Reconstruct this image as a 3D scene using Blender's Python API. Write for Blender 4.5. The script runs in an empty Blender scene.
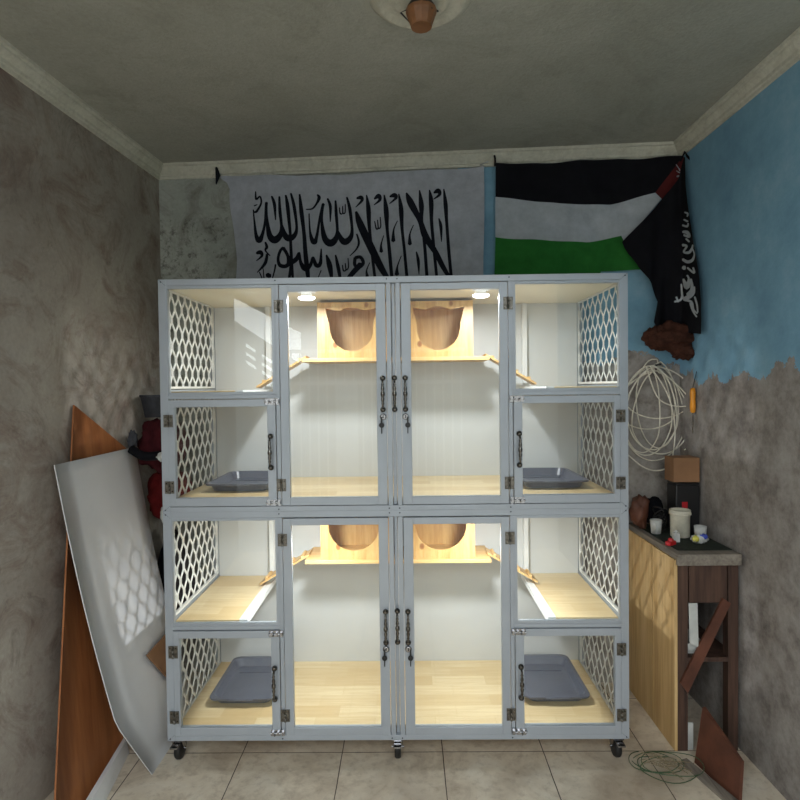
import bpy, bmesh, math, random
import numpy as np
from mathutils import Vector, noise
C = bpy.context.scene.collection
rnd = random.Random(5)
PI = math.pi
# ------------------------------------------------------------------ camera
CAM = np.array([.0546, -2.3085, 1.479]); YAW, PITCH, ROLL, F = -.0123, -.0232, -.0122, 600.6
def cam_axes():
    cy, sy, cp, sp, cr, sr = math.cos(YAW), math.sin(YAW), math.cos(PITCH), math.sin(PITCH), math.cos(ROLL), math.sin(ROLL)
    fw = np.array([sy*cp, cy*cp, sp]); r = np.array([cy, -sy, 0.]); u = np.cross(r, fw)
    return cr*r+sr*u, -sr*r+cr*u, fw
RX, UX, FW = cam_axes()
def ray(x, y): return FW+RX*(x-400)/F-UX*(y-400)/F
def atY(x, y, Y):                                       # a measured point at a known depth
    d = ray(x, y); p = CAM+d*(Y-CAM[1])/d[1]; return tuple(p)
def atZ(x, y, Z):
    d = ray(x, y); p = CAM+d*(Z-CAM[2])/d[2]; return tuple(p)
def at_plane(x, y, P, N):
    d = ray(x, y); t = np.dot(np.array(P)-CAM, N)/np.dot(d, N); return tuple(CAM+d*t)
cd = bpy.data.cameras.new('camera'); cam = bpy.data.objects.new('camera', cd); C.objects.link(cam)
cd.sensor_width = 36; cd.lens = F/800*36; cd.clip_start = .05
from mathutils import Matrix
cam.matrix_world = Matrix(((RX[0], UX[0], -FW[0], CAM[0]), (RX[1], UX[1], -FW[1], CAM[1]), (RX[2], UX[2], -FW[2], CAM[2]), (0, 0, 0, 1)))
bpy.context.scene.camera = cam

# ------------------------------------------------------------------ materials
def lin(c):
    if isinstance(c, str): c = [int(c[i:i+2], 16) for i in (0, 2, 4)]
    return tuple(((v/255)/12.92 if v/255 <= .04045 else ((v/255+.055)/1.055)**2.4) for v in c)+(1,)
class NT:
    def __init__(s, name):
        s.m = bpy.data.materials.new(name); s.m.use_nodes = True; s.t = s.m.node_tree; s.t.nodes.clear()
        s.out = s.n('ShaderNodeOutputMaterial'); s.co = s.n('ShaderNodeTexCoord')
    def n(s, typ, **k):
        o = s.t.nodes.new(typ)
        for a, v in k.items():
            if a.startswith('i_'): o.inputs[a[2:].replace('_', ' ')].default_value = v
            else: setattr(o, a, v)
        return o
    def l(s, a, b): s.t.links.new(a, b)
    def put(s, sock, v):
        if hasattr(v, 'is_output') or hasattr(v, 'links'): s.l(v, sock)
        else: sock.default_value = v
    def coords(s, scale=(1, 1, 1), rot=(0, 0, 0), loc=(0, 0, 0)):
        mp = s.n('ShaderNodeMapping'); mp.inputs['Scale'].default_value = scale; mp.inputs['Rotation'].default_value = rot; mp.inputs['Location'].default_value = loc
        s.l(s.co.outputs['Object'], mp.inputs['Vector']); return mp.outputs[0]
    def noise(s, scale, detail=4, rough=.6, vec=None, dist=0):
        o = s.n('ShaderNodeTexNoise'); o.inputs['Scale'].default_value = scale; o.inputs['Detail'].default_value = detail
        o.inputs['Roughness'].default_value = rough; o.inputs['Distortion'].default_value = dist
        s.l(vec if vec is not None else s.co.outputs['Object'], o.inputs['Vector']); return o.outputs['Fac']
    def ramp(s, fac, stops, interp='LINEAR'):
        o = s.n('ShaderNodeValToRGB'); o.color_ramp.interpolation = interp; e = o.color_ramp.elements
        while len(e) < len(stops): e.new(.5)
        for i, (p, c) in enumerate(stops):
            e[i].position = p; e[i].color = c if len(c) == 4 else lin(c)
        s.put(o.inputs['Fac'], fac); return o.outputs['Color']
    def mix(s, fac, a, b, mode='MIX'):
        o = s.n('ShaderNodeMix', data_type='RGBA', blend_type=mode)
        s.put(o.inputs[0], fac); s.put(o.inputs[6], a); s.put(o.inputs[7], b); return o.outputs[2]
    def math(s, op, a, b=0., c=0.):
        o = s.n('ShaderNodeMath', operation=op); s.put(o.inputs[0], a); s.put(o.inputs[1], b)
        if op in ('SMOOTH_MIN', 'MULTIPLY_ADD'): s.put(o.inputs[2], c)
        return o.outputs[0]
    def xyz(s, v=None):
        o = s.n('ShaderNodeSeparateXYZ'); s.l(v if v is not None else s.co.outputs['Object'], o.inputs[0]); return o.outputs
    def bump(s, h, strength=.3, dist=.01):
        o = s.n('ShaderNodeBump'); o.inputs['Strength'].default_value = strength; o.inputs['Distance'].default_value = dist
        s.put(o.inputs['Height'], h); return o.outputs[0]
    def bsdf(s, col, rough=.5, metal=0., normal=None, spec=.5, coat=0.):
        b = s.n('ShaderNodeBsdfPrincipled'); s.put(b.inputs['Base Color'], col); s.put(b.inputs['Roughness'], rough)
        b.inputs['Metallic'].default_value = metal; b.inputs['Specular IOR Level'].default_value = spec; b.inputs['Coat Weight'].default_value = coat
        if normal is not None: s.l(normal, b.inputs['Normal'])
        s.l(b.outputs[0], s.out.inputs[0]); return s.m
W1 = (1., 1., 1., 1.)
def plain(name, c, rough=.5, metal=0., var=.08, scale=12, bump=0, spec=.5, coat=0.):
    t = NT(name); a = lin(c); f = t.noise(scale)
    lo = tuple(v*(1-var*2) for v in a[:3])+(1,); hi = tuple(min(1, v*(1+var)) for v in a[:3])+(1,)
    col = t.ramp(f, [(.3, lo), (.7, hi)])
    return t.bsdf(col, rough, metal, t.bump(t.noise(scale*3), bump, .005) if bump else None, spec, coat)
M = {}
M['frame'] = plain('powder_coated_aluminium', (170, 177, 185), .3, .2, .03, 6)
M['white_metal'] = plain('white_painted_metal', (226, 227, 226), .4, 0, .03)
M['mesh'] = plain('white_expanded_metal', (238, 238, 235), .45, 0, .05, 20)
M['panel'] = plain('white_back_board', (204, 205, 204), .35, 0, .02, 3)
M['cream'] = plain('cream_board', (226, 220, 200), .5, 0, .03, 4)
M['chrome'] = plain('chrome', (170, 170, 172), .18, 1., .1, 60)
M['dark_chrome'] = plain('black_nickel', (120, 116, 110), .16, 1., .3, 120)
M['steel'] = plain('hinge_steel', (120, 116, 108), .35, .9, .25, 90)
M['black'] = plain('black_plastic', (22, 22, 24), .45)
M['rubber'] = plain('black_rubber', (28, 27, 27), .6)
M['tray'] = plain('slate_grey_plastic', (84, 88, 102), .32, 0, .06, 9)
M['joint'] = plain('dark_joint', (60, 66, 74), .6)
def wood(name, base, dark, light, scale=1., axis='x', rough=.5, knots=False):
    t = NT(name); st = {'x': (1.2, 16, 16), 'y': (16, 1.2, 16), 'z': (16, 16, 1.2)}[axis]
    v = t.coords(tuple(a*scale for a in st))
    f = t.noise(1.6, 5, .6, v, .6); g = t.noise(7, 3, .5, v)
    col = t.ramp(f, [(.3, dark), (.5, base), (.72, light)])
    col = t.mix(.25, col, t.ramp(g, [(.35, dark), (.6, light)]), 'MIX')
    if knots:
        vo = t.n('ShaderNodeTexVoronoi'); vo.inputs['Scale'].default_value = 6.5
        t.l(t.coords((1, .6, .75), loc=(.13, 0, .31)), vo.inputs['Vector'])
        col = t.mix(t.ramp(vo.outputs['Distance'], [(.0, (1, 1, 1, 1)), (.055, (.8, .8, .8, 1)), (.085, (0, 0, 0, 1))]), col, lin((140, 78, 34)))
    return t.bsdf(col, rough, 0, t.bump(f, .15, .002))
M['pine'] = wood('pine', (208, 164, 98), (184, 130, 66), (222, 182, 118), 1.3, 'z', .42, True)
M['pine_h'] = wood('pine_shelf', (214, 174, 110), (190, 140, 78), (228, 194, 134), 1.2, 'x', .45)
M['ply'] = wood('plywood', (204, 170, 116), (170, 132, 80), (218, 188, 138), .45, 'z', .6)
M['brown_board'] = wood('brown_hardboard', (150, 92, 50), (128, 72, 36), (168, 108, 62), .6, 'z', .6)
M['old_wood'] = wood('old_dark_wood', (72, 50, 40), (40, 27, 22), (98, 72, 58), .8, 'z', .6)
M['grey_wood'] = wood('weathered_board', (120, 112, 102), (84, 76, 68), (150, 142, 130), .9, 'y', .7)
def vinyl():
    t = NT('wood_vinyl'); br = t.n('ShaderNodeTexBrick'); br.offset = .37; br.squash = 1
    t.l(t.coords((1, 1, 1)), br.inputs['Vector'])
    for k, v in (('Color1', lin((230, 210, 168))), ('Color2', lin((208, 180, 130))), ('Mortar', lin((206, 180, 132))), ('Scale', 1.), ('Mortar Size', .0008), ('Bias', -.1), ('Brick Width', .24), ('Row Height', .085)):
        br.inputs[k].default_value = v
    f = t.noise(2, 5, .6, t.coords((2, 30, 2)), .4)
    col = t.mix(t.ramp(f, [(.35, (0, 0, 0, 1)), (.65, (.5, .5, .5, 1))]), br.outputs['Color'], lin((200, 168, 116)))
    return t.bsdf(col, .32)
M['vinyl'] = vinyl()
def glass():
    t = NT('clear_glass'); fr = t.n('ShaderNodeFresnel'); fr.inputs['IOR'].default_value = 1.52
    f = t.math('MULTIPLY', fr.outputs[0], .85)
    tr = t.n('ShaderNodeBsdfTransparent'); tr.inputs[0].default_value = (.97, .985, .975, 1)
    gl = t.n('ShaderNodeBsdfGlossy'); gl.inputs['Roughness'].default_value = .0
    mx = t.n('ShaderNodeMixShader'); t.l(f, mx.inputs[0]); t.l(tr.outputs[0], mx.inputs[1]); t.l(gl.outputs[0], mx.inputs[2])
    t.l(mx.outputs[0], t.out.inputs[0]); return t.m
M['glass'] = glass()
def emis(name, c, s):
    t = NT(name); e = t.n('ShaderNodeEmission'); e.inputs[0].default_value = c; e.inputs[1].default_value = s; t.l(e.outputs[0], t.out.inputs[0]); return t.m
M['led'] = emis('led_lens', (1, .97, .92, 1), 9)
# room surfaces
def tiles():
    t = NT('floor_tiles'); X = t.xyz()
    def line(v, off):
        a = t.math('FRACT', t.math('DIVIDE', t.math('ADD', v, off), .405)); a = t.math('ABSOLUTE', t.math('SUBTRACT', a, .5))
        return t.math('GREATER_THAN', a, .4955)
    wob = t.math('MULTIPLY', t.math('SUBTRACT', t.noise(5), .5), .006)
    g = t.math('MAXIMUM', line(t.math('ADD', X[0], wob), .225+4.05), line(t.math('ADD', X[1], wob), -.085+8.1))
    n1 = t.noise(5, 8, .7, dist=.8); n2 = t.noise(26, 6, .7); n3 = t.noise(1.7, 4, .6)
    base = t.ramp(n1, [(.3, (186, 170, 150)), (.5, (218, 205, 184)), (.72, (230, 221, 204))])
    base = t.mix(t.ramp(n2, [(.5, (0, 0, 0, 1)), (.75, (.5, .5, .5, 1))]), base, lin((140, 120, 100)))
    base = t.mix(t.ramp(n3, [(.5, (0, 0, 0, 1)), (.65, (.55, .55, .55, 1))]), base, lin((150, 132, 112)))
    col = t.mix(g, base, lin((62, 50, 42)))
    return t.bsdf(col, t.ramp(n2, [(.3, (.35, .35, .35, 1)), (.7, (.55, .55, .55, 1))]), 0, t.bump(t.math('SUBTRACT', 1., g), .4, .002))
M['tiles'] = tiles()
def plaster(name, cols, stain, st_amt=.6, scale=1.6, seed=0., bump=.25, fine=60):
    t = NT(name); v = t.coords((1, 1, 1), loc=(seed, seed*.7, seed*.3))
    n1 = t.noise(scale, 7, .65, v, .5); n2 = t.noise(scale*2.3, 8, .75, v, 1.2); n3 = t.noise(fine, 3, .6, v)
    col = t.ramp(n1, [(.28, cols[0]), (.5, cols[1]), (.72, cols[2])])
    a = st_amt; col = t.mix(t.ramp(n2, [(.48, (0, 0, 0, 1)), (.68, (a, a, a, 1))]), col, lin(stain))
    col = t.mix(.5, col, t.mix(1., col, t.ramp(n3, [(.3, (.72, .72, .72, 1)), (.7, (1, 1, 1, 1))]), 'MULTIPLY'))
    return t, col, n3
t, c, n = plaster('ceiling_plaster', [(156, 156, 144), (172, 172, 160), (184, 184, 172)], (140, 140, 126), .5, 1.1, 3.1, fine=90)
M['ceiling'] = t.bsdf(c, .9, 0, t.bump(n, .5, .006))
t, c, n = plaster('left_wall_plaster', [(134, 124, 114), (160, 152, 141), (178, 172, 160)], (112, 88, 76), .75, 1.5, 7.7)
dk = t.noise(3.2, 8, .8, t.coords((1, 1, 1), loc=(2, 1, 5)), 1.5); c = t.mix(t.ramp(dk, [(.55, (0, 0, 0, 1)), (.7, (.7, .7, .7, 1))]), c, lin((98, 86, 78)))
M['wall_left'] = t.bsdf(c, .85, 0, t.bump(n, .3, .004))
t, c, n = plaster('back_wall_plaster', [(146, 150, 144), (166, 170, 162), (186, 188, 180)], (108, 106, 94), .7, 2.2, 1.3)
X = t.xyz(); wn = t.noise(5, 6, .7)
sp = t.noise(22, 8, .8); zone = t.math('MULTIPLY', t.math('LESS_THAN', X[2], 2.35), t.math('LESS_THAN', X[0], -.85))
c = t.mix(t.math('MULTIPLY', zone, t.ramp(sp, [(.52, (0, 0, 0, 1)), (.62, (.7, .7, .7, 1))])), c, lin((70, 68, 60)))
blue = t.ramp(t.noise(4, 7, .7), [(.3, (104, 146, 172)), (.55, (122, 166, 190)), (.8, (150, 186, 204))])
isb = t.math('GREATER_THAN', t.math('ADD', X[0], t.math('MULTIPLY', wn, .3)), .48)
c = t.mix(isb, c, blue)
edge = t.math('ADD', X[2], t.math('MULTIPLY', t.math('SUBTRACT', t.noise(3.2, 7, .7), .5), .55))
ed2 = t.math('MULTIPLY', t.math('LESS_THAN', edge, 1.60), t.math('GREATER_THAN', X[0], .3))
c = t.mix(ed2, c, t.ramp(t.noise(9, 7, .75), [(.3, (96, 88, 82)), (.5, (150, 144, 138)), (.75, (176, 172, 168))]))
M['wall_back'] = t.bsdf(c, .85, 0, t.bump(n, .3, .004))
t = NT('blue_wall'); blue = t.ramp(t.noise(4, 7, .7), [(.3, (104, 146, 172)), (.55, (122, 166, 190)), (.8, (150, 186, 204))]); X = t.xyz()
edge = t.math('ADD', X[2], t.math('MULTIPLY', t.math('SUBTRACT', t.noise(3, 7, .7), .5), .5))
c = t.mix(t.math('LESS_THAN', edge, 1.5), blue, t.ramp(t.noise(8, 7, .75), [(.3, (100, 92, 88)), (.55, (150, 144, 138)), (.8, (174, 170, 166))]))
M['wall_right'] = t.bsdf(c, .85, 0, t.bump(t.noise(60), .3, .004))
t, c, n = plaster('crown_plaster', [(190, 190, 174), (204, 202, 186), (214, 212, 198)], (150, 144, 126), .4, 6, 2.)
M['crown'] = t.bsdf(c, .8, 0, t.bump(n, .2, .003))
def cloth(name, c, var=.1, rough=.9, scale=14):
    t = NT(name); a = lin(c); f = t.noise(scale, 6, .7); w = t.noise(300, 2, .5)
    lo = tuple(v*(1-var*2) for v in a[:3])+(1,); hi = tuple(min(1, v*(1+var)) for v in a[:3])+(1,)
    col = t.ramp(f, [(.3, lo), (.7, hi)])
    b = t.bsdf(col, rough, 0, t.bump(w, .2, .001), .15); return b
M['white_cloth'] = cloth('white_cloth', (172, 176, 184)); M['ink'] = cloth('black_ink', (26, 28, 36))
M['black_cloth'] = cloth('black_cloth', (20, 20, 25), .15); M['green_cloth'] = cloth('green_cloth', (44, 112, 48))
M['flag_white'] = cloth('flag_white', (176, 182, 188)); M['red_cloth'] = cloth('dull_red_cloth', (84, 32, 32))
M['maroon'] = cloth('maroon_cloth', (76, 28, 34), .25); M['red_bag'] = cloth('red_bag', (98, 24, 24), .2)
M['grey_cloth'] = cloth('grey_cloth', (70, 72, 78), .2); M['brown_fur'] = cloth('brown_wool', (72, 44, 34), .3, .95, 30)
M['white_plastic'] = plain('white_plastic', (200, 202, 198), .4, 0, .1, 12)
M['green_plastic'] = plain('green_plastic', (62, 130, 70), .4)
M['red_plastic'] = plain('red_plastic', (190, 30, 38), .4); M['blue_plastic'] = plain('blue_plastic', (70, 90, 190), .4); M['yellow'] = plain('yellow_plastic', (214, 206, 90), .4)
M['orange'] = plain('orange_plastic', (226, 146, 32), .4)
M['pot'] = plain('stained_white_pot', (206, 202, 184), .5, 0, .12, 22)
M['cable'] = plain('white_cable', (226, 220, 204), .5, 0, .1, 30)
M['cardboard'] = plain('cardboard', (146, 108, 76), .8, 0, .1, 8)
M['mat'] = plain('dark_green_mat', (34, 44, 32), .8, 0, .3, 40)
M['rust'] = plain('rusty_brown', (98, 58, 42), .6, 0, .2, 10)
M['green_wire'] = plain('green_wire', (60, 88, 56), .5); M['twine'] = plain('straw_twine', (140, 126, 100), .8)
M['sheet'] = plain('white_laminate', (222, 223, 224), .3, 0, .03, 3); M['outside_white'] = plain('white_render', (215, 215, 210), .8)
M['bulbwood'] = plain('brown_bakelite', (136, 92, 58), .5, 0, .15, 20)
M['concrete'] = plain('concrete', (150, 148, 142), .9, 0, .1, 3); M['teal'] = plain('teal_paint', (70, 150, 150), .6)

# ------------------------------------------------------------------ mesh builder
class MB:
    def __init__(s): s.v = []; s.f = []; s.m = []; s.sm = []
    def add(s, vs, fs, mi=0, smooth=False):
        o = len(s.v); s.v += [tuple(float(q) for q in p) for p in vs]
        for f in fs: s.f.append([o+i for i in f]); s.m.append(mi); s.sm.append(smooth)
        return s
    def box(s, x0, x1, y0, y1, z0, z1, mi=0):
        if x0 > x1: x0, x1 = x1, x0
        v = [(x, y, z) for z in (z0, z1) for y in (y0, y1) for x in (x0, x1)]
        return s.add(v, [(0, 2, 3, 1), (4, 5, 7, 6), (0, 1, 5, 4), (2, 6, 7, 3), (0, 4, 6, 2), (1, 3, 7, 5)], mi)
    def hexa(s, b, t, mi=0):                       # bottom quad, top quad (same winding, ccw from above)
        return s.add(list(b)+list(t), [(3, 2, 1, 0), (4, 5, 6, 7), (0, 1, 5, 4), (1, 2, 6, 5), (2, 3, 7, 6), (3, 0, 4, 7)], mi)
    def tube(s, pts, r, n=8, mi=0, closed=False, cap=True):
        P = [Vector(p) for p in pts]; k = len(P); rs = r if isinstance(r, (list, tuple)) else [r]*k
        vs = []; up = Vector((.13, .21, .97)).normalized(); prev = None
        for i in range(k):
            d = (P[(i+1) % k]-P[i-1]) if closed else (P[min(i+1, k-1)]-P[max(i-1, 0)])
            d = d.normalized() if d.length > 1e-9 else Vector((0, 0, 1))
            a = (prev if prev is not None else up); a = a-d*a.dot(d)
            if a.length < 1e-3: a = Vector((1, 0, 0))-d*d.x
            a.normalize(); prev = a; b = d.cross(a)
            for j in range(n):
                th = 2*PI*j/n; vs.append(P[i]+(a*math.cos(th)+b*math.sin(th))*rs[i])
        fs = []; kk = k if closed else k-1
        for i in range(kk):
            for j in range(n):
                a0 = i*n+j; a1 = i*n+(j+1) % n; b0 = ((i+1) % k)*n+j; b1 = ((i+1) % k)*n+(j+1) % n
                fs.append((a0, a1, b1, b0))
        s.add(vs, fs, mi, True)
        if cap and not closed: s.add(vs[:n], [tuple(range(n-1, -1, -1))], mi); s.add(vs[-n:], [tuple(range(n))], mi)
        return s
    def lathe(s, prof, c=(0, 0, 0), axis='z', n=20, mi=0, smooth=True):
        vs = []
        for r, h in prof:
            for j in range(n):
                th = 2*PI*j/n; a, b = r*math.cos(th), r*math.sin(th)
                p = {'z': (a, b, h), 'y': (a, h, b), 'x': (h, a, b)}[axis]; vs.append((c[0]+p[0], c[1]+p[1], c[2]+p[2]))
        fs = [(i*n+j, i*n+(j+1) % n, (i+1)*n+(j+1) % n, (i+1)*n+j) for i in range(len(prof)-1) for j in range(n)]
        s.add(vs, fs, mi, smooth); s.add(vs[:n], [tuple(range(n))], mi); s.add(vs[-n:], [tuple(range(n))], mi); return s
    def grid(s, fn, nu, nv, mi=0, smooth=True):      # fn(u,v)->point, mi may be a callable(u,v)
        vs = [fn(i/nu, j/nv) for j in range(nv+1) for i in range(nu+1)]
        o = len(s.v); s.v += [tuple(float(q) for q in p) for p in vs]
        for j in range(nv):
            for i in range(nu):
                a = o+j*(nu+1)+i; s.f.append([a, a+1, a+nu+2, a+nu+1]); s.m.append(mi((i+.5)/nu, (j+.5)/nv) if callable(mi) else mi); s.sm.append(smooth)
        return s
    def prism(s, poly, y0, y1, holes=(), mi=0):      # polygon in xz with holes, extruded along y
        bm = bmesh.new(); loops = []
        for pl in [poly]+list(holes):
            vs = [bm.verts.new((x, y0, z)) for x, z in pl]
            for i in range(len(vs)): bm.edges.new((vs[i-1], vs[i]))
        bmesh.ops.triangle_fill(bm, edges=bm.edges[:], use_beauty=True)
        r = bmesh.ops.extrude_face_region(bm, geom=bm.faces[:])
        for v in [g for g in r['geom'] if isinstance(g, bmesh.types.BMVert)]: v.co.y = y1
        bmesh.ops.recalc_face_normals(bm, faces=bm.faces[:]); bm.verts.index_update()
        s.add([v.co[:] for v in bm.verts], [[v.index for v in f.verts] for f in bm.faces], mi); bm.free(); return s
    def blob(s, c, r, amp=.12, seed=0, sub=3, freq=2.2, mi=0, squash=None):
        bm = bmesh.new(); bmesh.ops.create_icosphere(bm, subdivisions=sub, radius=1.); bm.verts.index_update()
        vs = []
        for v in bm.verts:
            k = 1+amp*noise.noise(v.co*freq+Vector((seed*3.1, seed, seed*1.7)))*1.6+amp*.5*noise.noise(v.co*freq*2.7+Vector((seed, 9, 2)))
            vs.append((c[0]+v.co.x*r[0]*k, c[1]+v.co.y*r[1]*k, c[2]+v.co.z*r[2]*k))
        s.add(vs, [[v.index for v in f.verts] for f in bm.faces], mi, True); bm.free(); return s
    def build(s, name, mats, parent=None, bevel=0, loc=None, solid=0):
        me = bpy.data.meshes.new(name)
        lo = Vector(loc) if loc is not None else Vector((0, 0, 0))
        me.from_pydata([tuple(Vector(p)-lo) for p in s.v], [], s.f)
        for m in (mats if isinstance(mats, (list, tuple)) else [mats]): me.materials.append(M[m] if isinstance(m, str) else m)
        me.polygons.foreach_set('material_index', s.m); me.polygons.foreach_set('use_smooth', s.sm); me.update()
        o = bpy.data.objects.new(name, me); C.objects.link(o); o.location = lo
        if parent is not None: o.parent = parent
        if solid: q = o.modifiers.new('thickness', 'SOLIDIFY'); q.thickness = solid; q.offset = 0
        if bevel: q = o.modifiers.new('bevel', 'BEVEL'); q.width = bevel; q.segments = 2; q.limit_method = 'ANGLE'; q.angle_limit = .8
        return o
def tag(o, label, cat, group=None):
    o['label'] = label; o['category'] = cat
    if group: o['group'] = group
    return o
def thing(name, loc, label, cat, group=None):
    o = bpy.data.objects.new(name, None); C.objects.link(o); o.location = loc; o.empty_display_size = .05; return tag(o, label, cat, group)
def struct(o): o['kind'] = 'structure'; return o
def copy_tree(o, parent=None):
    c = o.copy(); C.objects.link(c); c.parent = parent
    for ch in list(o.children): copy_tree(ch, c)
    return c

# ------------------------------------------------------------------ room (turned about four degrees against the cages)
H = 2.62; A = math.radians(3.8)
O0 = np.array([-1.21, .79]); EX = np.array([math.cos(A), -math.sin(A)]); EY = np.array([-math.sin(A), -math.cos(A)])
BW = (1.375-O0[0])/EX[0]                                      # back wall length
BR = O0+EX*BW                                                  # right back corner
LE = O0+EY*3.75; RE = np.array([1.39, -3.02])
def slab(name, poly, z0, z1, mat):                             # vertical-walled solid of a floor polygon
    b = MB(); n = len(poly); vs = [(p[0], p[1], z0) for p in poly]+[(p[0], p[1], z1) for p in poly]
    b.add(vs, [tuple(range(n-1, -1, -1)), tuple(range(n, 2*n))]+[(i, (i+1) % n, n+(i+1) % n, n+i) for i in range(n)])
    return struct(b.build(name, mat))
T = .12
slab('floor', [(-3.2, -3.05), (1.6, -3.05), (1.6, 1.0), (-3.2, 1.0)], -.1, 0, 'tiles')
slab('ceiling', [LE-[T, 0], RE+[T, 0], BR+[T, T], O0+[-T, T]], H, H+.12, 'ceiling')
NB = -EY
slab('wall_back', [O0-EX*T, BR+EX*.2, BR+EX*.2+NB*T, O0-EX*T+NB*T], 0, H, 'wall_back')
slab('wall_left', [LE, O0, O0-EX*T, LE-EX*T], 0, H, 'wall_left')
slab('wall_right', [BR, RE, RE+[T, 0], BR+[T, 0]], 0, H, 'wall_right')
# crown moulding: stepped profile swept along each wall
PROF = [(d*.8, h*.8) for d, h in [(0, .085), (.010, .083), (.012, .070), (.020, .066), (.022, .052), (.034, .040), (.044, .028), (.046, .018), (.058, .014), (.060, 0)]]
def crown(name, a, b, inward):
    a = np.array(a); b = np.array(b); inward = np.array(inward); q = MB(); n = len(PROF)
    vs = [(*(e+inward*(d+.0005)), H-.0005-h) for e in (a, b) for d, h in PROF]+[(*a, H-.0005), (*b, H-.0005)]
    q.add(vs, [(i, i+1, n+i+1, n+i) for i in range(n-1)]); return struct(q.build(name, 'crown'))
crown('trim_1', O0, BR, EY); crown('trim_2', LE, O0, EX); crown('trim_3', BR, RE, [-1, 0])
# outside, seen only as reflections in the panes
slab('ground', [(-9, -12), (5, -12), (5, -3.05), (-9, -3.05)], -.12, -.02, 'concrete')
b = MB()
def nb(poly, holes=()): b.prism(poly, -7.0, -6.85, holes)
SL = -.67
def top(x): return 2.52+(x+2.61)*SL
slots = []
for x0, x1 in ((-2.95, -2.75), (-2.45, -2.26), (-2.20, -1.99)):
    for k in range(3): slots.append([(x0, top(x0)-.22-k*.13), (x1, top(x1)-.22-k*.13), (x1, top(x1)-.29-k*.13), (x0, top(x0)-.29-k*.13)])
nb([(-3.6, -.02), (-1.55, -.02), (-1.55, top(-1.55)), (-3.6, top(-3.6))], slots)
b.box(-1.55, 4.2, -7.0, -6.8, -.02, 3.25)
b.add([(-3.4, -6.6, top(-3.4)+.50), (-1.5, -6.6, top(-1.5)+.50), (-1.5, -6.6, 3.25), (-3.4, -6.6, 3.3), (-3.4, -6.8, top(-3.4)+.50), (-1.5, -6.8, top(-1.5)+.50), (-1.5, -6.8, 3.25), (-3.4, -6.8, 3.3)],
      [(0, 1, 2, 3), (7, 6, 5, 4), (0, 4, 5, 1), (1, 5, 6, 2), (2, 6, 7, 3), (3, 7, 4, 0)])
struct(b.build('wall_outside', 'concrete'))
b = MB()
for i in range(22): b.box(-1.45+i*.1, -1.435+i*.1, -4.4, -4.385, 0, 1.9)
b.box(-1.47, .7, -4.405, -4.38, .1, .14); b.box(-1.47, .7, -4.405, -4.38, 1.86, 1.9); b.box(-1.47, .7, -4.405, -4.38, 1.5, 1.54)
b.box(-.75, -.5, -4.42, -4.41, .1, 1.5)
struct(b.build('gate_1', 'white_metal'))  # outdoor gate of vertical bars, unseen apart from reflections

# ------------------------------------------------------------------ cages
XC = .004
def plate_glass(parent, x0, x1, y, z0, z1, name='pane'):
    return MB().box(x0, x1, y, y+.004, z0, z1).build(name, 'glass', parent)
def handle_mb(x, z0, z1, y=-.008, mi=0):
    b = MB(); zc = (z0+z1)/2; L = (z1-z0)/2
    for z in (z0, z1):
        b.lathe([(.004, y-.016), (.0095, y-.013), (.011, y-.006), (.0095, y), (.004, y+.001)], (x, 0, z), 'y', 14)
        b.tube([(x, y-.006, z), (x, y-.022, z+(L*.2 if z < zc else -L*.2))], .0042, 8)
    prof = [(0, -.86), (.0045, -.82), (.0035, -.68), (.006, -.6), (.0038, -.52), (.0055, -.42), (.0068, -.3), (.0042, -.2), (.008, -.08), (.0085, 0), (.008, .08), (.0042, .2), (.0068, .3), (.0055, .42), (.0038, .52), (.006, .6), (.0035, .68), (.0045, .82), (0, .86)]
    b.lathe([(r, zc+h*L) for r, h in prof], (x, y-.026, 0), 'z', 12); return b
def hinge_mb(x, z, y=-.0075):
    b = MB()
    for s in (-1, 1): b.box(x+s*.0045, x+s*.018, y-.0015, y+.001, z-.024, z+.024)
    b.lathe([(.0045, z-.024), (.0045, z-.009), (.003, z-.009), (.003, z-.007), (.0045, z-.007), (.0045, z+.007), (.003, z+.007), (.003, z+.009), (.0045, z+.009), (.0045, z+.024)], (x, y-.003, 0), 'z', 10)
    for s in (-1, 1):
        for k in (-1, 1): b.lathe([(.003, y-.0026), (.003, y)], (x+s*.0115, 0, z+k*.015), 'y', 8, 1)
    return b
def latch_mb(x, z, s, y=-.0075):
    b = MB(); b.box(x-.026, x+.012, y-.0015, y+.001, z-.012, z+.012)
    b.box(x+.016, x+.028, y-.0015, y+.001, z-.012, z+.012)
    b.tube([(x-.028, y-.006, z), (x+.026, y-.006, z)], .0036, 8)
    for q in (-.016, .004, .022): b.box(x+q-.004, x+q+.004, y-.011, y, z-.007, z+.007)
    b.tube([(x-.008, y-.006, z), (x-.008, y-.018, z-.004)], .003, 8)
    if s > 0:
        b.v = [(2*x-p[0], p[1], p[2]) for p in b.v]; b.f = [list(reversed(f)) for f in b.f]
    return b
def ring(b, x0, x1, y0, y1, z0, z1, gx0, gx1, gz0, gz1, mi=0):
    b.box(x0, gx0, y0, y1, z0, z1, mi); b.box(gx1, x1, y0, y1, z0, z1, mi); b.box(gx0, gx1, y0, y1, z0, gz0, mi); b.box(gx0, gx1, y0, y1, gz1, z1, mi)
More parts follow.
